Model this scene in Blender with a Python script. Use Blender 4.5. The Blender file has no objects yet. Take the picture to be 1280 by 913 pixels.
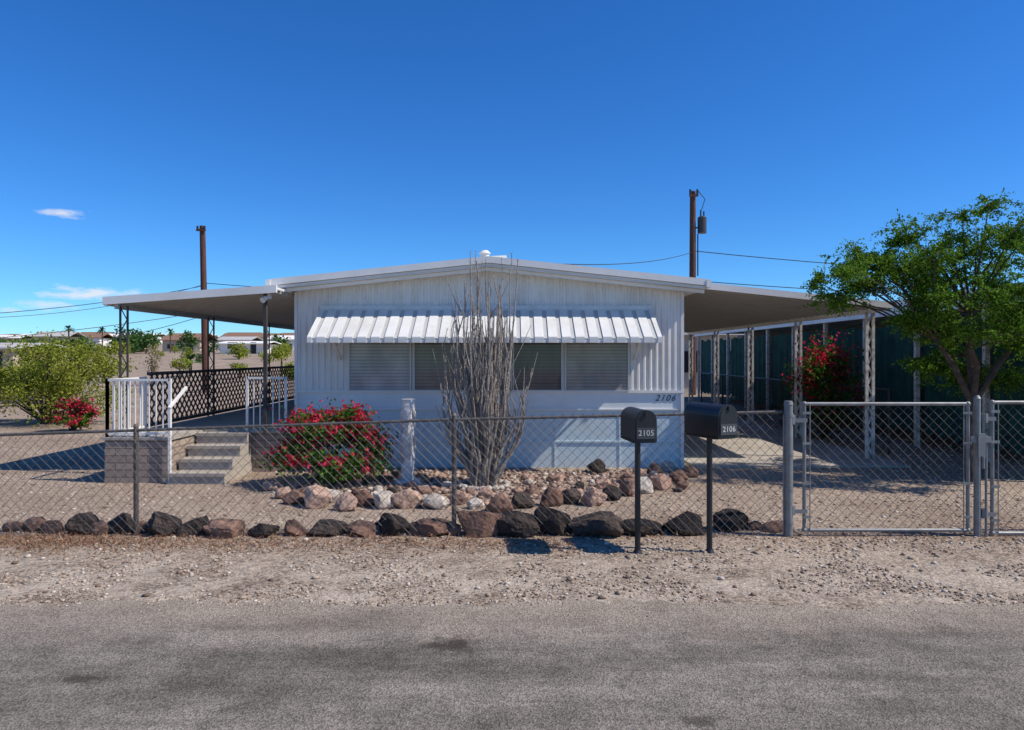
import bpy, math, random
import numpy as np
from mathutils import Vector, Matrix, noise
random.seed(7); rng=np.random.default_rng(7)
F=880.0; H=1.78; HY=445.0
def W(px,py,Y): return Vector(((px-640)/F*Y, Y, H-(py-HY)/F*Y))
def G(px,py):
    Y=F*H/(py-HY); return ((px-640)/F*Y, Y)
def sm(a,b,x):
    t=min(1,max(0,(x-a)/(b-a))); return t*t*(3-2*t)
def terr(X,Y):
    return 2.4*sm(40,130,Y)+6.5*sm(130,420,Y)
scene=bpy.context.scene
# ---------------------------------------------------------------- materials
def _nt(name):
    m=bpy.data.materials.new(name); m.use_nodes=True
    nt=m.node_tree; b=nt.nodes['Principled BSDF']; return m,nt,b
def rgba(c,k=1.0): return (min(1,c[0]*k),min(1,c[1]*k),min(1,c[2]*k),1)
def N(nt,t,**kw):
    n=nt.nodes.new(t)
    for k,v in kw.items(): setattr(n,k,v)
    return n
def mat(name,col,rough=.6,var=.15,scale=4,bump=0,bscale=60,metal=0,spec=.3,dirt=None,dirt_amt=.35,dirt_scale=1.5,stretch=(1,1,1)):
    m,nt,b=_nt(name); L=nt.links
    tc=N(nt,'ShaderNodeTexCoord'); mp=N(nt,'ShaderNodeMapping'); mp.inputs['Scale'].default_value=stretch
    L.new(tc.outputs['Object'],mp.inputs[0])
    no=N(nt,'ShaderNodeTexNoise'); no.inputs['Scale'].default_value=scale; no.inputs['Detail'].default_value=3
    L.new(mp.outputs[0],no.inputs['Vector'])
    cr=N(nt,'ShaderNodeValToRGB'); cr.color_ramp.elements[0].position=.3; cr.color_ramp.elements[1].position=.7
    cr.color_ramp.elements[0].color=rgba(col,1-var); cr.color_ramp.elements[1].color=rgba(col,1+var)
    L.new(no.outputs[0],cr.inputs[0]); out=cr.outputs[0]
    if dirt:
        n2=N(nt,'ShaderNodeTexNoise'); n2.inputs['Scale'].default_value=dirt_scale; n2.inputs['Detail'].default_value=5; n2.inputs['Roughness'].default_value=.7
        L.new(mp.outputs[0],n2.inputs['Vector'])
        r2=N(nt,'ShaderNodeMapRange'); r2.inputs[1].default_value=.45; r2.inputs[2].default_value=.72; r2.inputs[4].default_value=dirt_amt
        L.new(n2.outputs[0],r2.inputs[0])
        mx=N(nt,'ShaderNodeMixRGB'); L.new(r2.outputs[0],mx.inputs[0]); L.new(out,mx.inputs[1]); mx.inputs[2].default_value=rgba(dirt); out=mx.outputs[0]
    L.new(out,b.inputs['Base Color'])
    b.inputs['Roughness'].default_value=rough; b.inputs['Metallic'].default_value=metal
    b.inputs['Specular IOR Level'].default_value=spec
    if bump:
        n3=N(nt,'ShaderNodeTexNoise'); n3.inputs['Scale'].default_value=bscale; n3.inputs['Detail'].default_value=3
        L.new(tc.outputs['Object'],n3.inputs['Vector'])
        bp=N(nt,'ShaderNodeBump'); bp.inputs['Strength'].default_value=bump; bp.inputs['Distance'].default_value=.02
        L.new(n3.outputs[0],bp.inputs['Height']); L.new(bp.outputs[0],b.inputs['Normal'])
    return m
def island_mat(name,stops,rough=.8,trans=0.0,bump=0,bscale=40,noisevar=False):
    m,nt,b=_nt(name); L=nt.links
    g=N(nt,'ShaderNodeNewGeometry'); cr=N(nt,'ShaderNodeValToRGB')
    el=cr.color_ramp.elements
    while len(el)<len(stops): el.new(.5)
    for i,(p,c) in enumerate(stops): el[i].position=p; el[i].color=rgba(c)
    L.new(g.outputs['Random Per Island'],cr.inputs[0]); out=cr.outputs[0]
    if noisevar:
        tc=N(nt,'ShaderNodeTexCoord'); no=N(nt,'ShaderNodeTexNoise'); no.inputs['Scale'].default_value=14; no.inputs['Detail'].default_value=5; no.inputs['Roughness'].default_value=.7
        L.new(tc.outputs['Object'],no.inputs['Vector'])
        mr=N(nt,'ShaderNodeMapRange'); mr.inputs[1].default_value=.3; mr.inputs[2].default_value=.7; mr.inputs[3].default_value=.45; mr.inputs[4].default_value=1.4
        L.new(no.outputs[0],mr.inputs[0])
        mm=N(nt,'ShaderNodeVectorMath',operation='SCALE'); L.new(out,mm.inputs[0]); L.new(mr.outputs[0],mm.inputs['Scale']); out=mm.outputs[0]
    L.new(out,b.inputs['Base Color']); b.inputs['Roughness'].default_value=rough; b.inputs['Specular IOR Level'].default_value=.25
    if bump:
        tc=N(nt,'ShaderNodeTexCoord'); n3=N(nt,'ShaderNodeTexNoise'); n3.inputs['Scale'].default_value=bscale; n3.inputs['Detail'].default_value=5
        L.new(tc.outputs['Object'],n3.inputs['Vector'])
        bp=N(nt,'ShaderNodeBump'); bp.inputs['Strength'].default_value=bump; bp.inputs['Distance'].default_value=.03
        L.new(n3.outputs[0],bp.inputs['Height']); L.new(bp.outputs[0],b.inputs['Normal'])
    if trans>0:
        df=N(nt,'ShaderNodeBsdfDiffuse'); L.new(out,df.inputs[0])
        t=N(nt,'ShaderNodeBsdfTranslucent'); L.new(out,t.inputs[0]); mx=N(nt,'ShaderNodeMixShader'); mx.inputs[0].default_value=trans
        L.new(df.outputs[0],mx.inputs[1]); L.new(t.outputs[0],mx.inputs[2]); L.new(mx.outputs[0],nt.nodes['Material Output'].inputs[0])
    return m
# ---------------------------------------------------------------- mesh builder
def _ico(sub):
    import bmesh
    bm=bmesh.new(); bmesh.ops.create_icosphere(bm,subdivisions=sub,radius=1)
    v=np.array([x.co[:] for x in bm.verts]); f=np.array([[a.index for a in q.verts] for q in bm.faces]); bm.free(); return v,f
ICO={i:_ico(i) for i in (1,2,3,4)}
class MB:
    def __init__(s): s.v=[]; s.f=[]; s.m=[]; s.n=0
    def add(s,vs,fs,m=0):
        o=s.n; s.v.extend([tuple(a) for a in vs]); s.n+=len(vs)
        for q in fs: s.f.append(tuple(int(i)+o for i in q)); s.m.append(m)
    def box(s,x0,x1,y0,y1,z0,z1,m=0,M=None):
        vs=[Vector((x,y,z)) for x in (x0,x1) for y in (y0,y1) for z in (z0,z1)]
        if M: vs=[M@v for v in vs]
        s.add(vs,[(0,1,3,2),(4,6,7,5),(0,4,5,1),(2,3,7,6),(0,2,6,4),(1,5,7,3)],m)
    def beam(s,a,b,w,h,m=0,up=Vector((0,0,1))):
        a=Vector(a); b=Vector(b); d=(b-a).normalized()
        if abs(d.dot(up))>.99: up=Vector((0,1,0))
        r=d.cross(up).normalized(); u=r.cross(d)
        vs=[p+r*i*w/2+u*j*h/2 for p in (a,b) for i in (-1,1) for j in (-1,1)]
        s.add(vs,[(0,1,3,2),(4,6,7,5),(0,4,5,1),(2,3,7,6),(0,2,6,4),(1,5,7,3)],m)
    def cyl(s,a,b,r0,r1=None,n=10,m=0,cap=True):
        if r1 is None:r1=r0
        a=Vector(a); b=Vector(b); d=(b-a).normalized()
        u=Vector((0,0,1)) if abs(d.z)<.95 else Vector((1,0,0))
        r=d.cross(u).normalized(); u=r.cross(d); vs=[]
        for p,rr in ((a,r0),(b,r1)):
            for i in range(n):
                t=2*math.pi*i/n; vs.append(p+(r*math.cos(t)+u*math.sin(t))*rr)
        fs=[(i,(i+1)%n,n+(i+1)%n,n+i) for i in range(n)]
        if cap: fs+=[tuple(range(n))[::-1],tuple(range(n,2*n))]
        s.add(vs,fs,m)
    def tube(s,pts,rad,n=6,m=0):
        pts=[Vector(p) for p in pts]; vs=[]; k=len(pts)
        for i,p in enumerate(pts):
            d=(pts[min(k-1,i+1)]-pts[max(0,i-1)]).normalized()
            u=Vector((0,1,0)) if abs(d.y)<.9 else Vector((1,0,0))
            r=d.cross(u).normalized(); u=r.cross(d)
            rr=rad[i] if isinstance(rad,(list,tuple)) else rad
            for j in range(n):
                t=2*math.pi*j/n; vs.append(p+(r*math.cos(t)+u*math.sin(t))*rr)
        fs=[(i*n+j,i*n+(j+1)%n,(i+1)*n+(j+1)%n,(i+1)*n+j) for i in range(k-1) for j in range(n)]
        fs+=[tuple(range(n))[::-1],tuple(range((k-1)*n,k*n))]
        s.add(vs,fs,m)
    def rock(s,c,r,seed=0,sub=3,m=0,amp=.35,fr=1.1):
        v,f=ICO[sub]; off=Vector((seed*3.7,seed*1.3,seed*5.1)); vs=[]
        pl=[]
        if amp>.2:
            rr=random.Random(seed)
            for _ in range(11):
                d=Vector((rr.gauss(0,1),rr.gauss(0,1),rr.gauss(0,1))).normalized(); pl.append((d,rr.uniform(.55,.9)))
        for q in v:
            q=Vector(q); k=1+amp*noise.noise(q*fr+off)+amp*.35*noise.noise(q*fr*2.7+off)
            p=q*k
            for d,h in pl:
                e=p.dot(d)-h
                if e>0: p=p-d*e*.9
            p=p*(1.1 if pl else 1)*(1+amp*.12*noise.noise(q*fr*7+off))
            p.z=max(p.z,-.55)
            vs.append(p)
        vs=[Vector((p.x*r[0],p.y*r[1],p.z*r[2]))+Vector(c) for p in vs]
        s.add(vs,f,m)
    def emit(s,name,mats,parent=None,smooth=False):
        me=bpy.data.meshes.new(name)
        co=np.array([tuple(v) for v in s.v],dtype=float)
        o=np.array([(co[:,0].min()+co[:,0].max())/2,(co[:,1].min()+co[:,1].max())/2,co[:,2].min()])
        me.from_pydata((co-o).tolist(),[],s.f)
        for m in (mats if isinstance(mats,(list,tuple)) else [mats]): me.materials.append(m)
        me.polygons.foreach_set('material_index',s.m)
        if smooth: me.polygons.foreach_set('use_smooth',[True]*len(me.polygons))
        me.update(); ob=bpy.data.objects.new(name,me); scene.collection.objects.link(ob); ob.location=o
        if parent:
            ob.parent=parent; ob.matrix_parent_inverse=Matrix.Translation(-Vector(parent.location))
        return ob
def empty(name,loc):
    e=bpy.data.objects.new(name,None); e.location=loc; scene.collection.objects.link(e); e.empty_display_size=.3; return e
def npmesh(name,V,Fc,mats,mi=None,smooth=False):
    o=np.array([V[:,0].mean(),V[:,1].mean(),V[:,2].min()]); V=V-o
    me=bpy.data.meshes.new(name); k=Fc.shape[1]
    me.vertices.add(len(V)); me.vertices.foreach_set('co',V.astype(np.float32).ravel())
    me.loops.add(Fc.size); me.loops.foreach_set('vertex_index',Fc.astype(np.int32).ravel())
    me.polygons.add(len(Fc)); me.polygons.foreach_set('loop_start',np.arange(0,Fc.size,k,dtype=np.int32))
    for m in (mats if isinstance(mats,(list,tuple)) else [mats]): me.materials.append(m)
    if mi is not None: me.polygons.foreach_set('material_index',mi.astype(np.int32))
    if smooth: me.polygons.foreach_set('use_smooth',np.ones(len(Fc),dtype=bool))
    me.update(calc_edges=True); me.validate()
    ob=bpy.data.objects.new(name,me); scene.collection.objects.link(ob); ob.location=o; return ob
def pebbles(name,pts,rad,material,flat=.6):
    v,f=ICO[1]; n=len(pts); 
    sc=np.stack([rad*rng.uniform(.8,1.4,n),rad*rng.uniform(.8,1.2,n),rad*flat*rng.uniform(.7,1.2,n)],1)
    V=v[None]*(1+rng.uniform(-.22,.22,(n,len(v),1)))*sc[:,None,:]
    a=rng.uniform(0,6.28,n); c,s_=np.cos(a),np.sin(a)
    x=V[...,0]*c[:,None]-V[...,1]*s_[:,None]; y=V[...,0]*s_[:,None]+V[...,1]*c[:,None]
    V=np.stack([x,y,V[...,2]],2)+pts[:,None,:]
    Fc=(f[None]+(np.arange(n)*len(v))[:,None,None]).reshape(-1,3)
    return npmesh(name,V.reshape(-1,3),Fc,material)
def leaves_geo(P,size,aspect=.5,updir=.3):
    n=len(P); d=rng.normal(size=(n,3)); d/=np.linalg.norm(d,axis=1)[:,None]
    e=rng.normal(size=(n,3)); e-= (e*d).sum(1)[:,None]*d; e/=np.linalg.norm(e,axis=1)[:,None]
    s=size[:,None]*rng.uniform(.7,1.3,(n,1))
    a=P-d*s; b=P+e*s*aspect; c=P+d*s; dd=P-e*s*aspect
    V=np.stack([a,b,c,dd],1).reshape(-1,3); Fc=np.arange(4*n).reshape(n,4); return V,Fc
# ---------------------------------------------------------------- material set
M_white=mat('white_painted_metal',(.80,.77,.72),.45,.06,3,dirt=(.46,.41,.33),dirt_amt=.45)
M_siding=mat('white_ribbed_siding',(.80,.765,.70),.5,.06,2,dirt=(.52,.47,.39),dirt_amt=.5,dirt_scale=2.4,stretch=(2,2,.5))
M_blue=mat('pale_blue_skirting',(.58,.70,.72),.55,.06,2,dirt=(.50,.47,.40),dirt_amt=.4,dirt_scale=2)
M_band=mat('pale_band_siding',(.72,.76,.75),.5,.05,2,dirt=(.5,.47,.40),dirt_amt=.3)
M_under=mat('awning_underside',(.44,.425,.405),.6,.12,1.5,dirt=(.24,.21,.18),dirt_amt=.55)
M_awn=mat('window_awning_slat',(.74,.72,.67),.4,.06,2,dirt=(.5,.45,.36),dirt_amt=.45,dirt_scale=3)
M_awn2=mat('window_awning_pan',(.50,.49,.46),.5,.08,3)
M_roof=mat('white_roof_coating',(.74,.73,.69),.7,.08,2,dirt=(.4,.37,.32))
M_alu=mat('aluminium_frame',(.56,.54,.52),.35,.05,5,metal=.3)
M_galv=mat('galvanised_steel',(.25,.25,.24),.5,.15,8,metal=.3,dirt=(.13,.105,.085),dirt_amt=.5,dirt_scale=6)
M_galvd=mat('weathered_fence_wire',(.13,.12,.11),.55,.3,12,metal=.2,dirt=(.10,.07,.05),dirt_amt=.6,dirt_scale=3)
M_rust=mat('rusty_fence_post',(.15,.12,.10),.7,.3,9,metal=.2,bump=.2)
M_black=mat('black_painted_metal',(.016,.016,.017),.42,.2,6,spec=.5)
M_plate=mat('dark_number_plate',(.07,.07,.072),.4,.1,6)
M_num=mat('white_numeral',(.6,.58,.53),.5,.03,6)
M_numd=mat('dark_numeral',(.03,.028,.025),.5,.03,6)
M_wood=mat('dark_pole_wood',(.10,.045,.03),.85,.3,6,bump=.5,bscale=30,stretch=(4,4,.4))
M_lat=mat('dark_lattice_wood_post_shade',(.07,.06,.055),.8,.3,8)
M_conc=mat('concrete',(.41,.36,.30),.9,.12,2,bump=.25,bscale=80,dirt=(.26,.21,.165),dirt_amt=.6)
M_post=mat('peeling_white_post',(.72,.68,.62),.6,.08,6,dirt=(.25,.14,.08),dirt_amt=.9,dirt_scale=9)
M_green=mat('green_shade_screen',(.012,.07,.055),.85,.35,3,bump=.3,bscale=10)
M_tan=mat('tan_stucco',(.50,.39,.28),.9,.08,3)
M_brown=mat('brown_roof',(.24,.14,.09),.9,.15,3)
M_dark=mat('dark_interior',(.03,.03,.032),.5,.2,3)
M_bark=mat('tree_bark',(.09,.065,.05),.95,.35,12,bump=.6,bscale=40)
M_ocot=mat('ocotillo_stem',(.36,.31,.26),.95,.5,45,bump=1.0,bscale=120)
M_plaster=mat('cracked_white_plaster',(.72,.68,.62),.85,.12,12,bump=1.0,bscale=28,dirt=(.28,.24,.2),dirt_amt=.6,dirt_scale=9)
def block_mat():
    m,nt,b=_nt('slump_block'); L=nt.links
    tc=N(nt,'ShaderNodeTexCoord'); sp=N(nt,'ShaderNodeSeparateXYZ'); L.new(tc.outputs['Object'],sp.inputs[0])
    ad=N(nt,'ShaderNodeMath',operation='ADD'); L.new(sp.outputs[0],ad.inputs[0]); L.new(sp.outputs[1],ad.inputs[1])
    cb=N(nt,'ShaderNodeCombineXYZ'); L.new(ad.outputs[0],cb.inputs[0]); L.new(sp.outputs[2],cb.inputs[1])
    br=N(nt,'ShaderNodeTexBrick'); br.inputs['Scale'].default_value=1; br.inputs['Brick Width'].default_value=.30; br.inputs['Row Height'].default_value=.10
    br.inputs['Mortar Size'].default_value=.008; br.inputs['Color1'].default_value=(.38,.29,.22,1); br.inputs['Color2'].default_value=(.28,.215,.17,1); br.inputs['Mortar'].default_value=(.15,.12,.10,1)
    L.new(cb.outputs[0],br.inputs['Vector']); L.new(br.outputs[0],b.inputs['Base Color']); b.inputs['Roughness'].default_value=.95
    bp=N(nt,'ShaderNodeBump'); bp.inputs['Strength'].default_value=.6; bp.inputs['Distance'].default_value=.01; bp.invert=True
    L.new(br.outputs['Fac'],bp.inputs['Height']); L.new(bp.outputs[0],b.inputs['Normal']); return m
M_block=block_mat()
def pane_mat(name,col,rough=.05):
    m,nt,b=_nt(name); L=nt.links
    tc=N(nt,'ShaderNodeTexCoord'); mp=N(nt,'ShaderNodeMapping'); mp.inputs['Scale'].default_value=(1,1,.6); L.new(tc.outputs['Object'],mp.inputs[0])
    no=N(nt,'ShaderNodeTexNoise'); no.inputs['Scale'].default_value=2.6; no.inputs['Detail'].default_value=4; L.new(mp.outputs[0],no.inputs['Vector'])
    wv=N(nt,'ShaderNodeTexWave'); wv.bands_direction='Z'; wv.inputs['Scale'].default_value=6; L.new(tc.outputs['Object'],wv.inputs['Vector'])
    cr=N(nt,'ShaderNodeValToRGB'); cr.color_ramp.elements[0].position=.35; cr.color_ramp.elements[1].position=.65; cr.color_ramp.elements[0].color=rgba(col,.72); cr.color_ramp.elements[1].color=rgba(col,1.15)
    L.new(no.outputs[0],cr.inputs[0])
    r=N(nt,'ShaderNodeMapRange'); r.inputs[3].default_value=.72; r.inputs[4].default_value=1.1; L.new(wv.outputs[0],r.inputs[0])
    sc=N(nt,'ShaderNodeVectorMath',operation='SCALE'); L.new(cr.outputs[0],sc.inputs[0]); L.new(r.outputs[0],sc.inputs['Scale'])
    L.new(sc.outputs[0],b.inputs['Base Color'])
    b.inputs['Roughness'].default_value=.6; b.inputs['Coat Weight'].default_value=.8; b.inputs['Coat Roughness'].default_value=rough
    return m
def ground_mat():
    m,nt,b=_nt('desert_gravel_dirt'); L=nt.links
    tc=N(nt,'ShaderNodeNewGeometry'); P=tc.outputs['Position']
    def noi(s,d=4,r=.6):
        n=N(nt,'ShaderNodeTexNoise'); n.inputs['Scale'].default_value=s; n.inputs['Detail'].default_value=d; n.inputs['Roughness'].default_value=r; L.new(P,n.inputs['Vector']); return n
    a=noi(.5,6,.65); cr=N(nt,'ShaderNodeValToRGB'); e=cr.color_ramp.elements
    e[0].position=.3; e[0].color=(.25,.18,.13,1); e[1].position=.7; e[1].color=(.41,.32,.24,1); L.new(a.outputs[0],cr.inputs[0])
    sp=N(nt,'ShaderNodeSeparateXYZ'); L.new(P,sp.inputs[0])
    ad=N(nt,'ShaderNodeMath',operation='MULTIPLY_ADD'); L.new(a.outputs[0],ad.inputs[0]); ad.inputs[1].default_value=1.6; L.new(sp.outputs[1],ad.inputs[2])
    mr=N(nt,'ShaderNodeMapRange'); mr.inputs[1].default_value=6.6; mr.inputs[2].default_value=7.9; mr.inputs[3].default_value=.92; mr.inputs[4].default_value=0; L.new(ad.outputs[0],mr.inputs[0])
    m1=N(nt,'ShaderNodeMixRGB'); L.new(mr.outputs[0],m1.inputs[0]); L.new(cr.outputs[0],m1.inputs[1])
    c2=N(nt,'ShaderNodeValToRGB'); e=c2.color_ramp.elements; e[0].position=.38;e[0].color=(.24,.185,.137,1);e[1].position=.60;e[1].color=(.46,.38,.295,1)
    n2=noi(1.7,7,.72); L.new(n2.outputs[0],c2.inputs[0]); L.new(c2.outputs[0],m1.inputs[2])
    v=N(nt,'ShaderNodeTexVoronoi'); v.inputs['Scale'].default_value=42; L.new(P,v.inputs['Vector'])
    bw=N(nt,'ShaderNodeSeparateColor'); L.new(v.outputs['Color'],bw.inputs[0])
    rr=N(nt,'ShaderNodeMapRange'); rr.inputs[1].default_value=.42; rr.inputs[2].default_value=.58; rr.inputs[3].default_value=.5; rr.inputs[4].default_value=.2; L.new(n2.outputs[0],rr.inputs[0])
    ctr=N(nt,'ShaderNodeMath',operation='SUBTRACT'); L.new(bw.outputs[0],ctr.inputs[0]); ctr.inputs[1].default_value=.5
    mm=N(nt,'ShaderNodeMath',operation='MULTIPLY'); L.new(ctr.outputs[0],mm.inputs[0]); L.new(rr.outputs[0],mm.inputs[1])
    m3=N(nt,'ShaderNodeMath',operation='MULTIPLY_ADD'); L.new(mm.outputs[0],m3.inputs[0]); m3.inputs[1].default_value=2; m3.inputs[2].default_value=1
    n4=noi(95,3,.7); r4=N(nt,'ShaderNodeMapRange'); r4.inputs[1].default_value=.3;r4.inputs[2].default_value=.7;r4.inputs[3].default_value=.68; r4.inputs[4].default_value=1.3; L.new(n4.outputs[0],r4.inputs[0])
    mu=N(nt,'ShaderNodeMath',operation='MULTIPLY'); L.new(m3.outputs[0],mu.inputs[0]); L.new(r4.outputs[0],mu.inputs[1])
    sc=N(nt,'ShaderNodeVectorMath',operation='SCALE'); L.new(m1.outputs[0],sc.inputs[0]); L.new(mu.outputs[0],sc.inputs['Scale'])
    L.new(sc.outputs[0],b.inputs['Base Color']); b.inputs['Roughness'].default_value=.97; b.inputs['Specular IOR Level'].default_value=.1
    bp=N(nt,'ShaderNodeBump'); bp.inputs['Strength'].default_value=.7; bp.inputs['Distance'].default_value=.010; bp.invert=True
    L.new(v.outputs['Distance'],bp.inputs['Height'])
    b2=N(nt,'ShaderNodeBump'); b2.inputs['Strength'].default_value=.85; b2.inputs['Distance'].default_value=.05; n5=noi(7,5,.68); L.new(n5.outputs[0],b2.inputs['Height']); L.new(bp.outputs[0],b2.inputs['Normal'])
    L.new(b2.outputs[0],b.inputs['Normal']); return m
def asphalt_mat():
    m,nt,b=_nt('worn_asphalt'); L=nt.links
    tc=N(nt,'ShaderNodeNewGeometry'); P=tc.outputs['Position']
    def noi(s,d=4,r=.6,vec=P):
        n=N(nt,'ShaderNodeTexNoise'); n.inputs['Scale'].default_value=s; n.inputs['Detail'].default_value=d; n.inputs['Roughness'].default_value=r; L.new(vec,n.inputs['Vector']); return n
    mp=N(nt,'ShaderNodeMapping'); mp.inputs['Scale'].default_value=(.22,1.3,1); L.new(P,mp.inputs[0])
    a=noi(1.6,7,.7,mp.outputs[0]); cr=N(nt,'ShaderNodeValToRGB'); e=cr.color_ramp.elements
    e[0].position=.34;e[0].color=(.120,.103,.083,1);e[1].position=.64;e[1].color=(.245,.212,.173,1); L.new(a.outputs[0],cr.inputs[0])
    bl=noi(2.6,8,.75); rb=N(nt,'ShaderNodeMapRange'); rb.inputs[1].default_value=.36; rb.inputs[2].default_value=.64; rb.inputs[3].default_value=.70; rb.inputs[4].default_value=1.2; L.new(bl.outputs[0],rb.inputs[0])
    scb=N(nt,'ShaderNodeVectorMath',operation='SCALE'); L.new(cr.outputs[0],scb.inputs[0]); L.new(rb.outputs[0],scb.inputs['Scale'])
    sp=N(nt,'ShaderNodeSeparateXYZ'); L.new(P,sp.inputs[0]); nb=noi(1.5,6,.7); ad=N(nt,'ShaderNodeMath',operation='MULTIPLY_ADD'); L.new(nb.outputs[0],ad.inputs[0]); ad.inputs[1].default_value=1.6; L.new(sp.outputs[1],ad.inputs[2])
    mr=N(nt,'ShaderNodeMapRange'); mr.inputs[1].default_value=5.1; mr.inputs[2].default_value=6.0; mr.inputs[4].default_value=.85; L.new(ad.outputs[0],mr.inputs[0])
    mx=N(nt,'ShaderNodeMixRGB'); L.new(mr.outputs[0],mx.inputs[0]); L.new(scb.outputs[0],mx.inputs[1]); mx.inputs[2].default_value=(.34,.275,.21,1)
    v=N(nt,'ShaderNodeTexVoronoi'); v.inputs['Scale'].default_value=110; L.new(P,v.inputs['Vector']); s1=N(nt,'ShaderNodeSeparateColor'); L.new(v.outputs['Color'],s1.inputs[0])
    r=N(nt,'ShaderNodeMapRange'); r.inputs[3].default_value=.6; r.inputs[4].default_value=1.45; L.new(s1.outputs[0],r.inputs[0])
    out=N(nt,'ShaderNodeVectorMath',operation='SCALE'); L.new(mx.outputs[0],out.inputs[0]); L.new(r.outputs[0],out.inputs['Scale']); last=out.outputs[0]
    nn=noi(11,5,.75)
    for (x,y,rx,ry,am) in ((-.36,4.33,.2,.16,.8),(-2.35,3.87,.15,.09,.75),(.9,3.42,.14,.06,.65),(1.9,3.9,.5,.1,.3),(-1.6,4.6,.7,.1,.25)):
        mp=N(nt,'ShaderNodeMapping'); mp.vector_type='TEXTURE'; mp.inputs['Location'].default_value=(x,y,0); mp.inputs['Scale'].default_value=(rx,ry,1); L.new(P,mp.inputs[0])
        ln=N(nt,'ShaderNodeVectorMath',operation='LENGTH'); L.new(mp.outputs[0],ln.inputs[0])
        a2=N(nt,'ShaderNodeMath',operation='MULTIPLY_ADD'); L.new(nn.outputs[0],a2.inputs[0]); a2.inputs[1].default_value=3.2; L.new(ln.outputs['Value'],a2.inputs[2])
        q=N(nt,'ShaderNodeMapRange'); q.inputs[1].default_value=1.9;q.inputs[2].default_value=2.6;q.inputs[3].default_value=am;q.inputs[4].default_value=0; L.new(a2.outputs[0],q.inputs[0])
        mm=N(nt,'ShaderNodeMixRGB'); L.new(q.outputs[0],mm.inputs[0]); L.new(last,mm.inputs[1]); mm.inputs[2].default_value=(.05,.040,.03,1); last=mm.outputs[0]
    L.new(last,b.inputs['Base Color']); b.inputs['Roughness'].default_value=.92; b.inputs['Specular IOR Level'].default_value=.12
    bp=N(nt,'ShaderNodeBump'); bp.inputs['Strength'].default_value=.7; bp.inputs['Distance'].default_value=.006; L.new(v.outputs['Distance'],bp.inputs['Height']); L.new(bp.outputs[0],b.inputs['Normal'])
    return m
M_ground=ground_mat(); M_asph=asphalt_mat()
# ---------------------------------------------------------------- ground sheet
xs=np.concatenate([np.linspace(-4000,-60,14),np.linspace(-50,50,101),np.linspace(60,4000,14)])
ys=np.concatenate([np.linspace(-60,0,7),np.linspace(1,60,60),np.linspace(65,450,60),np.linspace(500,5000,12)])
V=np.array([(x,y,terr(x,y)) for y in ys for x in xs]); nx=len(xs)
Fc=np.array([(j*nx+i,j*nx+i+1,(j+1)*nx+i+1,(j+1)*nx+i) for j in range(len(ys)-1) for i in range(nx-1)])
npmesh('ground',V,Fc,M_ground)
mb=MB(); n=1400; vs=[]
for i in range(n+1):
    x=-35+70*i/n
    e=5.07-.012*x+.13*noise.noise(Vector((x*.7,0,0)))+.10*noise.noise(Vector((x*2.3,3,0)))+.08*noise.noise(Vector((x*8,7,0)))
    vs+= [(x,-3,.004),(x,e,.004)]
mb.add(vs,[(2*i,2*i+2,2*i+3,2*i+1) for i in range(n)]); mb.emit('asphalt_road',M_asph)
# ---------------------------------------------------------------- pebbles
PEB=island_mat('pebble_mix',[(0,(.12,.08,.055)),(.35,(.30,.21,.145)),(.7,(.43,.34,.25)),(1,(.62,.54,.45))],.9)
n=20000; x=rng.uniform(-5.5,5.5,n); y=5.0+np.abs(rng.normal(0,1.3,n)); y=np.where(y>7.2,rng.uniform(5,7.2,n),y)
r=.003+.014*rng.random(n)**4
cl=np.array([noise.noise(Vector((a*1.3,b*1.9,4))) for a,b in zip(x,y)]); k=cl>-.08
pebbles('shoulder_gravel',np.stack([x,y,np.full(n,.004)],1)[k],(r*(y/5.5))[k],PEB)
n=230; x=rng.uniform(-5.5,5.5,n); y=rng.uniform(5.15,7,n); r=.010+.022*rng.random(n)**2
pebbles('shoulder_stones',np.stack([x,y,r*.3],1),r,PEB)
n=13000; y=7+rng.random(n)**1.3*9; x=rng.uniform(-.8,.8,n)*y
r=.006+.020*rng.random(n)**3
pebbles('yard_gravel',np.stack([x,y,r*.1],1),r,PEB)
n=420; x=rng.uniform(-4,5,n); y=5.08-np.abs(rng.normal(0,.25,n)); r=.002+.006*rng.random(n)**2
pebbles('loose_road_gravel',np.stack([x,y,np.full(n,.006)],1),r,PEB)
# ---------------------------------------------------------------- rocks
ROCK=[island_mat('black_lava_rock',[(0,(.03,.023,.020)),(1,(.085,.062,.05))],.95,bump=1,bscale=26,noisevar=True),
      island_mat('brown_rock',[(0,(.15,.08,.055)),(1,(.26,.155,.11))],.9,bump=.9,bscale=16,noisevar=True),
      island_mat('pink_quartz_rock',[(0,(.35,.21,.15)),(1,(.48,.32,.235))],.85,bump=.9,bscale=14,noisevar=True),
      island_mat('pale_rock',[(0,(.40,.33,.26)),(1,(.54,.47,.39))],.85,bump=.9,bscale=14,noisevar=True)]
key={'b':0,'r':1,'p':2,'w':3}
row=[(12,668,22,12,'r'),(38,668,26,16,'r'),(62,670,24,16,'r'),(97,672,32,26,'b'),(120,672,22,18,'r'),(147,670,34,24,'b'),(172,670,20,14,'r'),(199,672,38,30,'b'),(240,672,38,22,'b'),(280,673,48,20,'r'),(326,674,36,15,'b'),(365,673,26,18,'r'),(405,672,42,17,'b'),(452,672,44,16,'r'),(493,672,38,22,'b'),(535,672,46,20,'r'),(566,672,20,14,'r'),(596,673,46,34,'r'),(645,672,58,28,'b'),(695,671,42,37,'b'),(745,672,58,29,'b'),(800,670,46,20,'b'),(857,671,48,24,'b'),(915,666,44,23,'b'),(945,666,20,12,'r'),(974,668,28,15,'r')]
mb=MB()
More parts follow.
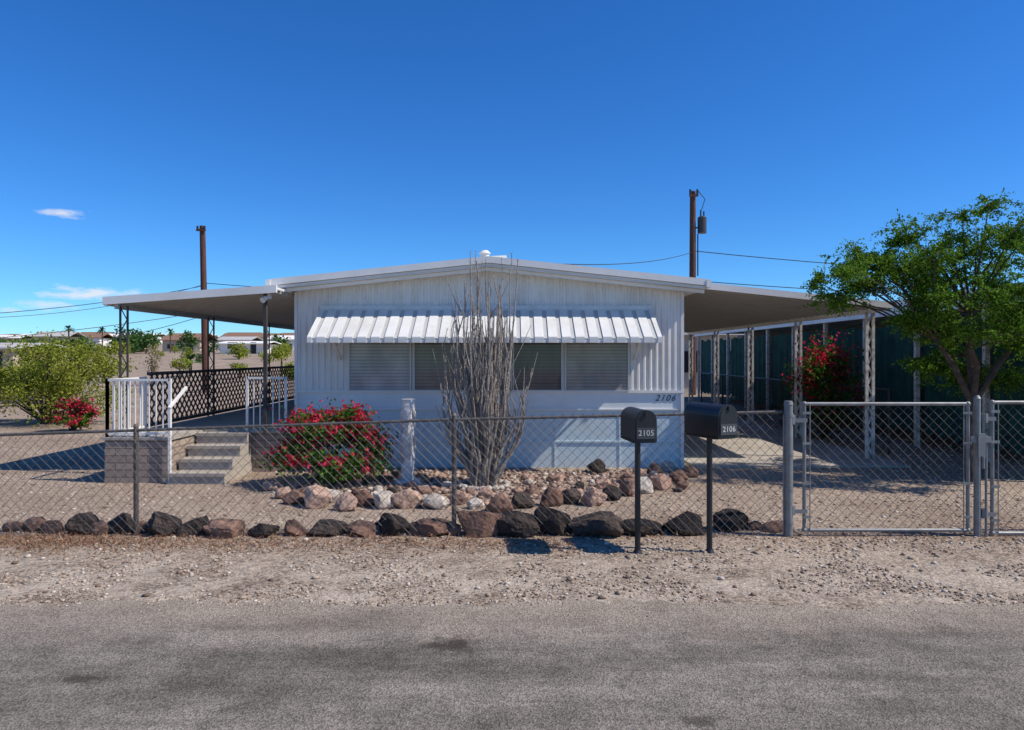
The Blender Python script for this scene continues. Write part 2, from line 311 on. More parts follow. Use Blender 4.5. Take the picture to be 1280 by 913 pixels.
for i,(px,py,w,h,c) in enumerate(row):
    Y=F*H/(py-HY)+.05; s=Y/F; mb.rock(((px-640)*s,Y+.08,h*s*.36),(w*s*.58,w*s*.42,h*s*.66),i+1,4 if w>30 else 3,key[c],.38,1.2)
mb.emit('rock_row',ROCK,smooth=False)
bor=[(352,625,24,14,'p'),(366,632,28,18,'r'),(395,636,38,26,'p'),(432,640,28,20,'p'),(414,630,22,16,'w'),(457,634,28,18,'r'),(480,637,28,20,'w'),(510,636,38,26,'p'),(543,637,36,18,'w'),(572,633,24,18,'p'),(594,638,22,14,'w'),(625,642,32,19,'r'),(655,637,28,19,'b'),(688,634,28,24,'r'),(714,632,24,20,'b'),(742,633,32,24,'p'),(767,627,24,17,'b'),(786,621,24,22,'r'),(805,618,24,20,'w'),(826,613,28,22,'p'),(847,606,24,18,'r'),(866,598,20,14,'r'),(745,592,24,17,'b'),(800,600,18,13,'p'),(818,596,20,16,'r'),(835,590,16,12,'w'),(338,615,20,12,'p'),(560,612,16,9,'w'),(700,622,18,12,'p'),(380,624,20,14,'r'),(445,624,20,13,'r'),(530,622,20,14,'r'),(610,624,18,12,'p'),(665,622,20,14,'r'),(755,612,20,14,'p'),(785,606,20,15,'r'),(725,615,16,11,'b'),(690,605,15,10,'r'),(660,602,14,9,'p')]
rq=random.Random(3)
for _ in range(46): bor.append((rq.uniform(350,860),rq.uniform(598,634),rq.uniform(9,17),rq.uniform(6,12),rq.choice('rrpbpw')))
bor=[q for q in bor if not (q[0]>800 and q[1]>618 and q[2]<18)]
mb=MB()
for i,(px,py,w,h,c) in enumerate(bor):
    x,Y=G(px,py); Y+=.05; s=Y/F; mb.rock(((px-640)*s,Y+.05,h*s*.36),(w*s*.54,w*s*.42,h*s*.62),i+41,3,key[c],.38,1.25)
mb.emit('garden_rock_border',ROCK,smooth=False)
BED=island_mat('bed_stone_mix',[(0,(.13,.08,.06)),(.4,(.31,.20,.145)),(.8,(.43,.32,.24)),(1,(.54,.46,.38))],.9)
n=4200; x=rng.uniform(-3.1,2.35,n); y=rng.uniform(8.7,10.9,n)
k=y>np.where(x>1,8.6+(x-1)*.9,8.75+np.where(x<-2,(-2-x)*.5,0)); x,y=x[k],y[k]
r=.012+.036*rng.random(len(x))**2.4
pebbles('garden_bed_stones',np.stack([x,y,r*.3],1),r,BED,.7)
# ---------------------------------------------------------------- mobile home
YH=11.2; XL,XR=-3.436,2.711; XM=-.36; S=YH/F
def zf(py): return H+(445-py)*S
def rz(x,z0=2.80,zp=3.14,half=3.33): return z0+(zp-z0)*(1-abs(x-XM)/half)
home=empty('mobile_home',(XM,18.5,0))
mb=MB(); YB=26
vs=[(XL,YH,1.2),(XR,YH,1.2),(XR,YH,rz(XR)),(XM,YH,3.14),(XL,YH,rz(XL)),(XL,YB,1.2),(XR,YB,1.2),(XR,YB,rz(XR)),(XM,YB,3.14),(XL,YB,rz(XL))]
mb.add(vs,[(0,1,2,3,4),(9,8,7,6,5),(0,4,9,5),(1,6,7,2)])
x=XL+.05
while x<XR-.03:
    z=rz(x)-.02
    segs=[(1.235,z)]
    if (436-640)*S-.03<x<(786-640)*S+.03: segs=[(2.17,z)]
    for a,b in segs: 
        vs=[(x-.028,YH,a),(x-.014,YH-.018,a),(x+.014,YH-.018,a),(x+.028,YH,a),(x-.028,YH,b),(x-.014,YH-.018,b),(x+.014,YH-.018,b),(x+.028,YH,b)]
        mb.add(vs,[(0,1,5,4),(1,2,6,5),(2,3,7,6),(0,3,2,1)])
    x+=.098
mb.emit('upper_wall',M_siding,home)
mb=MB(); mb.box(XL+.002,XR-.002,YH+.004,YB-.01,.93,1.199); mb.emit('band_siding',M_band,home)
mb=MB(); mb.box(XL+.01,XR-.01,YH+.016,YB-.02,-.02,.926)
for i in range(1,6):
    xx=XL+i*1.03; mb.box(xx-.012,xx+.012,YH+.006,YH+.02,.0,.92)
mb.box(XL+.01,XR-.01,YH+.002,YH+.02,.40,.425)
mb.emit('skirting',M_blue,home)
mb=MB(); mb.box(XL-.01,XR+.01,YH-.028,YH+.01,1.19,1.235); mb.box(XL-.008,XR+.008,YH-.012,YH+.01,.915,.94)
mb.box(XL-.02,XL+.03,YH-.024,YH+.05,.0,rz(XL)-.03); mb.box(XR-.03,XR+.02,YH-.024,YH+.05,.0,rz(XR)-.03)
mb.emit('wall_trim',M_white,home)
YR=10.80; mb=MB()
for sgn in (-1,1):
    xe=-3.71 if sgn<0 else 2.985
    for (dy,t0,t1,mm) in ((0,.0,.10,0),(.04,-.052,-.004,0),(.12,-.11,-.057,0)):
        za=2.86; zb=3.21
        vs=[(XM,YR+dy,zb+t0),(xe,YR+dy,za+t0),(xe,YR+dy,za+t1),(XM,YR+dy,zb+t1),(XM,YR+dy+.03,zb+t0),(xe,YR+dy+.03,za+t0),(xe,YR+dy+.03,za+t1),(XM,YR+dy+.03,zb+t1)]
        mb.add(vs,[(0,1,2,3),(4,7,6,5),(0,4,5,1),(3,2,6,7),(1,5,6,2)],mm)
    vs=[(XM,YR+.031,3.16),(xe,YR+.031,2.81),(xe,YB+.3,2.81),(XM,YB+.3,3.16),(XM,YR+.031,3.30),(xe,YR+.031,2.95),(xe,YB+.3,2.95),(XM,YB+.3,3.30)]
    mb.add(vs,[(0,1,2,3),(4,7,6,5),(1,5,6,2),(2,6,7,3)],1)
    mb.box(min(xe,xe-sgn*-.07),max(xe,xe+sgn*.07),YR-.01,YB+.3,2.83,2.95,0)
mb.emit('roof',[M_white,M_roof],home)
mb=MB(); p=W(605,322,11.0); mb.cyl((p.x,11.3,3.25),(p.x,11.3,3.42),.075,n=14); mb.cyl((p.x,11.3,3.42),(p.x,11.3,3.47),.10,.05,14); mb.beam((p.x+.05,10.9,3.3),(p.x+.35,11.0,3.33),.03,.04); mb.emit('roof_vent',M_white,home)
mb=MB(); xx=-3.46
mb.box(xx-.30,xx-.2,10.62,10.72,2.64,2.72); mb.cyl((xx-.25,10.62,2.66),(xx-.28,10.55,2.61),.035,.045,12)
mb.emit('security_light',M_white,home)
pan=[(436,514,pane_mat('blind_light',(.43,.41,.41))),(517,584,pane_mat('curtain_brown',(.19,.155,.13))),(586,640,pane_mat('curtain_brown2',(.17,.14,.12))),(641,703,pane_mat('pane_dark',(.11,.092,.08))),(706,786,pane_mat('blind_grey',(.30,.28,.255)))]
mb=MB(); fr=MB(); z0=zf(490)+.01; z1=2.15
for i,(a,b,m) in enumerate(pan):
    xa,xb=(a-640)*S,(b-640)*S
    mb.box(xa+.02,xb-.02,YH-.012,YH-.006,z0+.02,z1-.02,i)
    for (q0,q1,w0,w1) in ((xa,xa+.02,z0,z1),(xb-.02,xb,z0,z1),(xa+.021,xb-.021,z0,z0+.022),(xa+.021,xb-.021,z1-.022,z1)):
        fr.box(q0,q1,YH-.034,YH+.001,w0,w1)
mb.emit('window_panes',[q[2] for q in pan],home); fr.emit('window_frames',M_alu,home)
# window awning
A0=2.505; A1=2.03; YA=10.4; xa,xb=-3.03,2.22
mb=MB()
def slope(x0,x1,t0,t1,m):
    vs=[(x0,YH-.02,A0+t0),(x1,YH-.02,A0+t0),(x1,YA,A1+t0),(x0,YA,A1+t0),(x0,YH-.02,A0+t1),(x1,YH-.02,A0+t1),(x1,YA,A1+t1),(x0,YA,A1+t1)]
    mb.add(vs,[(0,1,2,3),(4,7,6,5),(0,3,7,4),(1,5,6,2),(3,2,6,7),(0,4,5,1)],m)
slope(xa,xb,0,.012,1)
k=26; w=(xb-xa)/k
for i in range(k+1):
    c=xa+i*w; slope(max(xa,c-.066),min(xb,c+.066),.013,.032,0)
    mb.box(max(xa,c-.066),min(xb,c+.066),YA-.008,YA+.002,A1-.055,A1+.012,0)
mb.box(xa,xb,YA+.003,YA+.010,A1-.058,A1+.002,0)
mb.box(xa,xb,YH-.05,YH-.018,A0-.01,A0+.07,0)
for X_ in (xa,xb):
    mb.add([(X_,YH-.02,A0),(X_,YA,A1),(X_,YA,A1-.06),(X_,YH-.02,A0-.10)],[(0,1,2,3)],0)
for X_ in (-2.72,1.95):
    mb.beam((X_,YH-.03,1.72),(X_,10.62,2.10),.03,.03,0)
mb.emit('window_awning',[M_awn,M_awn2],home)
def text(body,loc,size,material,parent,rotz=0,shear=0,ext=.002,nm='house_number'):
    c=bpy.data.curves.new('numerals','FONT'); c.body=body; c.size=size; c.extrude=ext; c.shear=shear; c.align_x='CENTER'; c.align_y='CENTER'; c.space_character=1.25
    o=bpy.data.objects.new(nm,c); scene.collection.objects.link(o); c.materials.append(material)
    o.location=loc; o.rotation_euler=(math.pi/2,0,rotz)
    if parent: o.parent=parent; o.matrix_parent_inverse=Matrix.Translation(-Vector(parent.location))
    return o
text('2106',((831-640)*S,YH-.004,1.105),.135,M_numd,home,shear=.4,ext=.001)
# ---------------------------------------------------------------- porch
porch=empty('covered_porch',(-4.7,15,0))
mb=MB(); y0,y1=10.5,20.0; xo,xi=-6.02,-3.50; zo,zi=2.58,2.76
def sheet(mb,x0,z0,x1,z1,ya,yb,t0,t1,m):
    vs=[(x0,ya,z0+t0),(x1,ya,z1+t0),(x1,yb,z1+t0),(x0,yb,z0+t0),(x0,ya,z0+t1),(x1,ya,z1+t1),(x1,yb,z1+t1),(x0,yb,z0+t1)]
    mb.add(vs,[(0,1,2,3),(4,7,6,5),(0,4,5,1),(3,2,6,7),(0,3,7,4),(1,5,6,2)],m)
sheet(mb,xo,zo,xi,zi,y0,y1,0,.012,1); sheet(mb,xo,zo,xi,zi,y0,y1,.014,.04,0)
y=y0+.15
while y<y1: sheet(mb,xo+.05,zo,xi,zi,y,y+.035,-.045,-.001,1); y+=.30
sheet(mb,xo-.06,zo,xi,zi,y0-.05,y0-.003,-.04,.075,0)
mb.box(xo-.07,xo-.01,y0-.002,y1,zo-.05,zo+.06,0)
mb.beam((xo+.12,y0,zo-.06),(xo+.12,y1,zo-.06),.06,.08,1)
mb.emit('porch_roof',[M_white,M_under],porch)
mb=MB()
for y in (10.55,13.6,16.7,19.8):
    for dx in (0,.11): mb.beam((-5.87+dx,y,.55),(-5.87+dx,y,2.53),.024,.024)
    for k in range(11):
        z=.62+k*.17; s_=1 if k%2 else -1
        mb.beam((-5.815-.045*s_,y,z),(-5.815+.045*s_,y,z+.17),.012,.012)
mb.beam((-3.72,10.62,.6),(-3.72,10.62,2.72),.05,.05)
mb.emit('porch_posts',M_lat,porch)  # white double posts coloured dark: porch shade painted in with the lattice material
mb=MB(); mb.box(-5.70,-4.78,9.85,10.899,-.02,.60); mb.box(-5.70,-3.45,10.9,11.19,-.02,.598); mb.box(-3.98,-3.45,10.78,10.898,-.02,.60); mb.box(-5.70,-5.5,11.191,19.6,-.02,.598)
mb.emit('block_base',M_block,porch)
mb=MB(); mb.box(-5.73,-4.75,9.83,10.9,.604,.64); mb.box(-5.73,-3.45,10.902,19.6,.604,.64); mb.box(-4.0,-3.45,10.75,10.9,.604,.64); mb.emit('deck_slab',M_conc,porch)
mb=MB()
for i in range(4):
    mb.box(-4.745,-3.985,9.75+.28*i,10.898,(-.02 if i==0 else .155*i+.001),.155*(i+1)-.004)
    mb.box(-4.76,-3.97,9.73+.28*i,9.749+.28*i,.155*(i+1)-.045,.155*(i+1)-.002)
mb.emit('porch_steps',M_conc,porch)
mb=MB()
def railing(mb,a,b,z0,z1,n):
    a=Vector(a+(0,)); b=Vector(b+(0,))
    for z in (z0+.05,z1): mb.beam(a+Vector((0,0,z)),b+Vector((0,0,z)),.035,.03)
    for i in range(n+1):
        p=a.lerp(b,i/n); e=i in(0,n); w=.035 if e else .016
        mb.beam(p+Vector((0,0,z0)),p+Vector((0,0,z1+(.0 if not e else .02))),w,w)
railing(mb,(-5.68,9.88),(-4.80,9.88),.64,1.44,9)
railing(mb,(-5.68,9.88),(-5.68,10.9),.64,1.44,7)
railing(mb,(-4.06,10.8),(-3.47,10.8),.64,1.44,6)
mb.beam((-4.765,9.80,.0),(-4.765,9.80,1.05),.035,.035); mb.beam((-4.765,9.78,1.05),(-4.765,10.3,1.32),.035,.035)
mb.emit('porch_railing',M_white,porch)
mb=MB()
def lattice(mb,P0,u,Lg,z0,z1,step=.11,w=.03):
    h=z1-z0; nrm=Vector((0,0,1)).cross(u)
    for sg in (1,-1):
        k=-h
        while k<Lg:
            a=k; za,zb=(z0,z1) if sg>0 else (z1,z0)
            ta=max(0,-a)/h; tb=min(1,(Lg-a)/h)
            if tb>ta:
                p=P0+u*(a+ta*h)+Vector((0,0,za+(zb-za)*ta))+nrm*.006*sg; q=P0+u*(a+tb*h)+Vector((0,0,za+(zb-za)*tb))+nrm*.006*sg
                mb.beam(p,q,.008,w,up=Vector((0,0,1)))
            k+=step
    for z in (z0,z1): mb.beam(P0+Vector((0,0,z)),P0+u*Lg+Vector((0,0,z)),.04,.05)
lattice(mb,Vector((-5.66,10.95,0)),Vector((0,1,0)),8.6,.70,1.50,.17,.035)
lattice(mb,Vector((-5.6,19.55,0)),Vector((1,0,0)),2.1,.70,1.50,.17,.035)
mb.emit('lattice_screen',M_lat,porch)
# ---------------------------------------------------------------- carport
cp=empty('carport',(4.5,18,0)); mb=MB(); y0,y1=11.6,24.3; xi,xo=3.06,6.18; zi,zo=2.93,2.60
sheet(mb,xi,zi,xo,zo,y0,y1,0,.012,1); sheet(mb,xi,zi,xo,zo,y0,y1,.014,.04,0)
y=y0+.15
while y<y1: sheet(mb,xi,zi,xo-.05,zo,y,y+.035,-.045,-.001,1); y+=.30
sheet(mb,xi-.0,zi,xo+.06,zo,y0-.05,y0-.003,-.04,.065,0)
mb.box(xo+.01,xo+.07,y0-.002,y1,zo-.05,zo+.06,0); mb.beam((xo-.1,y0,zo-.06),(xo-.1,y1,zo-.06),.06,.08,0)
mb.emit('carport_roof',[M_white,M_under],cp)
mb=MB()
for y in (12,15,18,21,24):
    X_=6.10
    for dx in (-.055,.055): mb.beam((X_+dx,y,0),(X_+dx,y,2.52),.045,.035)
    for k in range(14):
        z=.08+k*.172; s_=1 if k%2 else -1
        mb.beam((X_-.045*s_,y,z),(X_+.045*s_,y,z+.172),.014,.035)
    mb.box(X_-.1,X_+.1,y-.05,y+.05,0,.03)
mb.emit('carport_posts',M_post,cp)
mb=MB(); mb.box(2.9,6.35,11.2,24.5,-.03,.03); mb.emit('carport_slab',M_conc,cp)
# ---------------------------------------------------------------- chain link fence
YF=6.95
def fz(x):
    px=640+x*F/YF; return 1.006+ (1.156-1.006)*(px/560) if px<560 else 1.156+(1.235-1.156)*(px-560)/420
def chain(mb,x0,x1,Y,z0,ztop,d=.10,r=.0022,m=0):
    zt=ztop if callable(ztop) else (lambda x:ztop)
    hmax=max(zt(x0),zt(x1))-z0
    for sg in (1,-1):
        k=x0-hmax
        while k<x1:
            t0=max(0,x0-k); 
            if sg>0:
                t1=min(x1-k,hmax)
                for _ in range(3): t1=min(x1-k,zt(k+t1)-z0)
                if t1>t0+.01:
                    mb.cyl((k+t0,Y+.002,z0+t0),(k+t1,Y+.002,z0+t1),r,n=4,m=m,cap=False)
            else:
                kk=k+hmax; s0=max(0,kk-x1); s1=min(kk-x0,hmax)
                for _ in range(3): s1=min(kk-x0,zt(kk-s1)-z0)
                if s1>s0+.01:
                    mb.cyl((kk-s0,Y-.002,z0+s0),(kk-s1,Y-.002,z0+s1),r,n=4,m=m,cap=False)
            k+=d
fence=empty('chain_link_fence',(-2,YF,0))
mb=MB(); XF0=-10.0; XT=2.69; chain(mb,XF0,XT,YF,.02,lambda x:fz(x)-.01)
x=XF0
while x<XT:
    z=fz(x)-.01; mb.cyl((x-.01,YF,z-.01),(x+.012,YF,z+.03),.002,n=3); mb.cyl((x+.01,YF,z-.01),(x-.012,YF,z+.03),.002,n=3); x+=.10
mb.v=[(v[0],v[1]+.018*noise.noise(Vector((v[0]*.8,0,v[2]*1.2))),v[2]+.012*noise.noise(Vector((v[0]*.5,5,0)))) for v in mb.v]
mb.emit('wire_mesh',M_galvd,fence)
mb=MB()
for a,b in ((XF0,-3.73),(-3.73,-.58),(-.58,XT)):
    mb.cyl((a,YF+.03,fz(a)-.01),(b,YF+.03,fz(b)-.01),.015,n=10)
mb.emit('top_rail',M_galvd,fence)
mb=MB()
for X_ in (-9.2,-6.6,-3.73,-.575):
    mb.cyl((X_,YF+.035,-.05),(X_,YF+.035,fz(X_)+.03),.024,n=12); mb.cyl((X_,YF+.035,fz(X_)+.03),(X_,YF+.035,fz(X_)+.055),.028,.012,12)
mb.emit('line_posts',M_rust,fence)
mb=MB(); mb.cyl((XT+.04,YF,-.05),(XT+.04,YF,1.32),.042,n=18); mb.cyl((XT+.04,YF,1.30),(XT+.04,YF,1.335),.047,.036,18)
for z in (.12,.45,.8,1.18): mb.cyl((XT+.04,YF,z),(XT+.04,YF,z+.03),.047,n=18)
mb.cyl((XT-.015,YF-.012,.03),(XT-.015,YF-.012,1.2),.006,n=6)
mb.emit('terminal_post',M_galv,fence)
def gate(name,x0,x1,Y,z0,z1,hinge):
    g=empty(name,((x0+x1)/2,Y,0)); mb=MB(); r=.018
    for X_ in (x0,x1): mb.cyl((X_,Y,z0),(X_,Y,z1),r,n=12)
    for z in (z0,z1): mb.cyl((x0,Y,z),(x1,Y,z),r*.98,n=12)
    for X_ in (x0,x1):
        for z in (z0,z1): mb.rock((X_,Y,z),(.027,.027,.027),1,2,0,0)
    mb.cyl((x0+.05,Y-.015,z0),(x0+.05,Y-.015,z1),.005,n=6); mb.cyl((x1-.05,Y-.015,z0),(x1-.05,Y-.015,z1),.005,n=6)
    for z in (z0+.12,z0+.45,z1-.4,z1-.1):
        mb.box(x0-.025,x0+.06,Y-.026,Y-.02,z,z+.025); mb.box(x1-.06,x1+.025,Y-.026,Y-.02,z,z+.025)
    mb.emit('frame',M_galv,g)
    mb=MB(); chain(mb,x0+.03,x1-.03,Y,z0+.02,z1-.02); mb.emit('wire_mesh',M_galvd,g)
    mb=MB()
    for z in (z0+.15,z1-.2): mb.cyl((hinge,Y,z),(hinge,Y,z+.09),.035,n=12); mb.box(min(hinge,x0),max(hinge,x0)+.02,Y-.03,Y-.024,z+.02,z+.06)
    mb.emit('hinges',M_galv,g)
gate('chain_link_gate',2.885,4.50,YF,.06,1.305,2.76)
mb=MB(); mb.cyl((4.592,YF+.0,-.05),(4.592,YF,1.36),.032,n=16); mb.cyl((4.592,YF,1.36),(4.592,YF,1.39),.036,.015,16)
mb.box(4.50,4.70,YF-.05,YF-.04,.93,.99); mb.box(4.56,4.63,YF-.07,YF-.05,.78,1.02); mb.cyl((4.60,YF-.08,.68),(4.60,YF-.08,.80),.012,n=8)
mb.cyl((4.66,YF-.03,0),(4.66,YF-.03,1.0),.012,n=8)
mb.emit('gate_post',M_galv)
gate('chain_link_gate',4.74,7.4,YF,.03,1.32,4.66)
# ---------------------------------------------------------------- mailboxes
def mailbox(X,Y,zb,zt,rot,num,w=.19,L_=.48):
    e=empty('mailbox',(X,Y,0)); R=Matrix.Translation((X,Y,0))@Matrix.Rotation(rot,4,'Z')
    mb=MB(); mb.cyl((X,Y,-.05),(X,Y,zb),.026,n=14); mb.cyl((X,Y,0),(X,Y,.03),.045,.03,14)
    mb.emit('post',M_black,e,False)
    mb=MB(); h=zt-zb; prof=[(-w/2,0),(w/2,0)]; c=h-w/2
    prof+= [(w/2*math.cos(t),c+w/2*math.sin(t)) for t in np.linspace(0,math.pi,15)]
    n=len(prof)
    def body(ya,yb,s,m):
        vs=[R@Vector((p[0]*s,y,zb+.005+h/2+(p[1]-h/2)*s)) for y in (ya,yb) for p in prof]
        mb.add(vs,[(i,(i+1)%n,n+(i+1)%n,n+i) for i in range(n)]+[tuple(range(n))[::-1],tuple(range(n,2*n))],m)
    body(-L_/2,L_/2,1,0); body(-L_/2-.012,-L_/2-.001,1.04,0)
    body(-L_/2-.018,-L_/2-.0125,.90,0)
    mb.box(-.012,.012,-L_/2-.035,-L_/2-.019,zb+h*.86,zb+h*.98,0,R)
    mb.box(-w/2+.012,w/2-.012,-L_/2-.022,-L_/2-.0185,zb+.03,zb+.125,1,R)
    mb.box(w/2+.003,w/2+.008,-.06,.10,zb+.12,zb+.15,0,R)
    mb.box(-w/2-.01,w/2+.01,-L_/2+.03,L_/2-.03,zb-.012,zb+.003,0,R)
    mb.emit('box',[M_black,M_plate],e,False)
    o=text(num,(0,0,0),.068,M_num,None,ext=.001,nm='numerals')
    o.data.space_character=1.05
    loc=R@Vector((0,-L_/2-.0235,zb+.078)); o.location=loc; o.rotation_euler=(math.pi/2,0,rot); o.parent=e; o.matrix_parent_inverse=Matrix.Translation(-Vector(e.location))
mailbox(1.135,6.36,1.03,1.30,math.radians(6),'2105')
mailbox(1.79,6.38,1.06,1.345,math.radians(23),'2106',.20)
# ---------------------------------------------------------------- plaster pillar
mb=MB(); X_,Y_=-1.44,9.75; vs=[]; n=12; kk=70; hgt=1.18
for i in range(kk+1):
    z=hgt*i/kk
    for j in range(n):
        t=2*math.pi*j/n+z*3.6; q=.095*(1.13 if j%3==0 else .9)*(1+.12*noise.noise(Vector((math.cos(t)*2,math.sin(t)*2,z*11))))
        vs.append((X_+q*math.cos(t),Y_+q*math.sin(t),z+ (.02*noise.noise(Vector((j,0,5))) if i==kk else 0)))
mb.add(vs,[(i*n+j,i*n+(j+1)%n,(i+1)*n+(j+1)%n,(i+1)*n+j) for i in range(kk) for j in range(n)]+[tuple(range(kk*n,(kk+1)*n))])
mb.cyl((X_,Y_,0),(X_,Y_,.07),.20,.18,20); mb.emit('plaster_pillar',M_plaster,smooth=False)
# ---------------------------------------------------------------- ocotillo
oc=MB(); cx,cy=(604-640)/F*9.6,9.6
def stem(a,out,z1,r0,bend,inw):
    pts=[];rad=[]
    d=Vector((math.cos(a),math.sin(a)*.8,0)); K=22
    b0=random.uniform(.03,.18); ph=random.uniform(0,6); am=random.uniform(.015,.05)
    for i in range(K+1):
        t=i/K; o=b0+out*(math.sin(t*math.pi*.5)**bend)-inw*max(0,t-.6)**1.5
        w=am*math.sin(t*random.uniform(8,9)+ph)
        p=Vector((cx,cy,0))+d*o+Vector((w,w*.5,z1*t)); pts.append(p); rad.append(r0*(1-.72*t)*(1+.18*math.sin(i*2.4+ph)))
    oc.tube(pts,rad,6); return pts
for i in range(78):
    a=random.uniform(0,6.283); tall=i<24; out=.58*random.random()**.6
    z1=random.uniform(2.4,3.2) if tall else random.uniform(.9,2.35)
    if tall: out*=.76
    pts=stem(a,out,z1,random.uniform(.015,.027),random.uniform(.9,1.6),random.uniform(0,.25))
    for _ in range(random.randint(2,5)):
        k=random.randint(6,18); p=pts[k]; d=Vector((random.uniform(-1,1),random.uniform(-.6,.6),random.uniform(1.2,3))).normalized(); L_=random.uniform(.15,.6)
        oc.tube([p+d*L_*t+Vector((0,0,.1*t*t)) for t in (0,.3,.6,1)],[.010,.008,.006,.003],5)
ocob=oc.emit('ocotillo',M_ocot)
n=8000; src=np.array([tuple(v) for v in oc.v]); P=src[rng.integers(0,len(src),n)]+rng.normal(0,.008,(n,3))
Vv,Ff=leaves_geo(P,np.full(n,.020),.10); sp=npmesh('thorns',Vv,Ff,M_ocot); sp.parent=ocob; sp.matrix_parent_inverse=Matrix.Translation(-Vector(ocob.location))
mb=MB()
for i in range(24):
    t=i/24*6.283; mb.rock((cx+.34*math.cos(t),cy-.05+.28*math.sin(t),.03),(.055,.05,.04),i+9,2,0,.3)
mb.emit('planter_stone_ring',ROCK[3],smooth=True)
# ---------------------------------------------------------------- shrubs
def grn(name,a,b,c,tr=.3): return island_mat(name,[(0,a),(.5,b),(1,c)],.7,trans=tr)
G_boug=grn('bougainvillea_leaf',(.03,.075,.012),(.065,.14,.02),(.12,.22,.04))
R_boug=grn('bougainvillea_bract',(.36,.012,.035),(.58,.03,.07),(.72,.09,.13),.35)
G_mesq=grn('mesquite_leaf',(.05,.12,.012),(.12,.22,.022),(.22,.35,.05),.4)
G_palo=grn('palo_verde_leaf',(.14,.18,.025),(.27,.30,.04),(.40,.40,.08),.4)
G_far=grn('distant_foliage',(.035,.08,.025),(.06,.125,.035),(.12,.19,.05),.2)
def shrub(name,c,rx,ry,h,nleaf,size,gm,red=None,redfrac=0,nb=26,clumps=20,gap=.45,z0=.08,woodr=.012):
    mb=MB(); c=Vector(c); cl=[]
    for i in range(clumps):
        t=random.uniform(0,6.283); ph=random.random()**.6; zz=z0+h*random.uniform(.2,.95); k=math.sqrt(max(0.05,1-((zz/h-.45)/.62)**2))
        cl.append((c.x+rx*ph*k*math.cos(t),c.y+ry*ph*k*math.sin(t),c.z+zz))
    for q in cl[:nb]:
        a=c+Vector((random.uniform(-.08,.08),random.uniform(-.08,.08),0)); b=Vector(q); mid=a.lerp(b,.5)+Vector((0,0,.12*h))
        mb.tube([a,mid,b],[woodr*1.4,woodr,woodr*.4],5)
    ob=mb.emit(name,M_bark)
    cl=np.array(cl); idx=rng.integers(0,len(cl),nleaf); sg=np.array([rx,ry,h*.55])*gap*.55
    P=cl[idx]+rng.normal(0,1,(nleaf,3))*sg*rng.uniform(.4,1,(len(cl),1))[idx]
    P[:,2]=np.maximum(P[:,2],c.z+.04)
    Vv,Ff=leaves_geo(P,np.full(nleaf,size),.55)
    mi=np.zeros(nleaf,dtype=int); ms=[gm]
    if red:
        ms=[gm,red]; sel=np.array([noise.noise(Vector(p*6.5))for p in P])+ .35*((P[:,2]-c.z)/h-.5)+.15*rng.normal(size=nleaf)
        mi=(sel>np.quantile(sel,1-redfrac)).astype(int)
    lf=npmesh('foliage',Vv,Ff,ms,mi); lf.parent=ob; lf.matrix_parent_inverse=Matrix.Translation(-Vector(ob.location))
shrub('bougainvillea_bush',(-2.50,9.75,0),.76,.6,.92,13500,.028,G_boug,R_boug,.36,26,38,.38)
shrub('bougainvillea_bush',(6.75,15.2,.0),.80,.7,1.85,8500,.038,G_boug,R_boug,.30,20,26,.45)
shrub('bougainvillea_bush',(-10.35,16.6,0),.60,.45,.62,3500,.035,G_boug,R_boug,.55,14,14,.42)
shrub('palo_verde_bush',(-12.2,18.4,0),2.0,1.3,2.05,16000,.038,G_palo,None,0,36,40,.34,woodr=.02)
# ---------------------------------------------------------------- mesquite tree
clumps=[(1045,345,26,18),(1070,340,30,24),(1065,372,36,14),(1095,315,36,24),(1110,352,48,22),(1145,292,34,24),(1175,325,48,30),(1205,268,34,20),(1225,310,44,32),(1262,290,36,34),(1150,375,50,22),(1185,372,44,28),(1235,365,48,34),(1275,345,44,44),(1180,415,44,24),(1140,400,34,14),(1225,425,48,34),(1270,420,40,40),(1195,458,44,24),(1245,470,44,28),(1310,320,50,50),(1320,400,55,55),(1340,470,50,40),(1285,480,44,28),(1135,330,34,24),(1200,345,40,30),(1250,395,40,30),(1120,325,40,24),(1190,300,30,20),(1210,400,40,24),(1165,350,36,20)]
YT=10.0; tx=(1214-640)/F*YT; mb=MB()
base=Vector((tx,YT,-.02)); fork=Vector((tx+.02,YT,1.25))
mb.tube([base,Vector((tx-.04,YT,.6)),fork],[.09,.07,.06],10)
hubs=[Vector((tx-.5,YT,2.0)),Vector((tx+.05,YT+.1,2.4)),Vector((tx+.75,YT,2.1)),Vector((tx-.2,YT-.3,1.9)),Vector((tx+.3,YT+.4,1.8))]
for hb in hubs: mb.tube([fork-Vector((0,0,.15)),fork.lerp(hb,.5)+Vector((random.uniform(-.1,.1),0,.05)),hb],[.05,.04,.028],8)
LV=[];
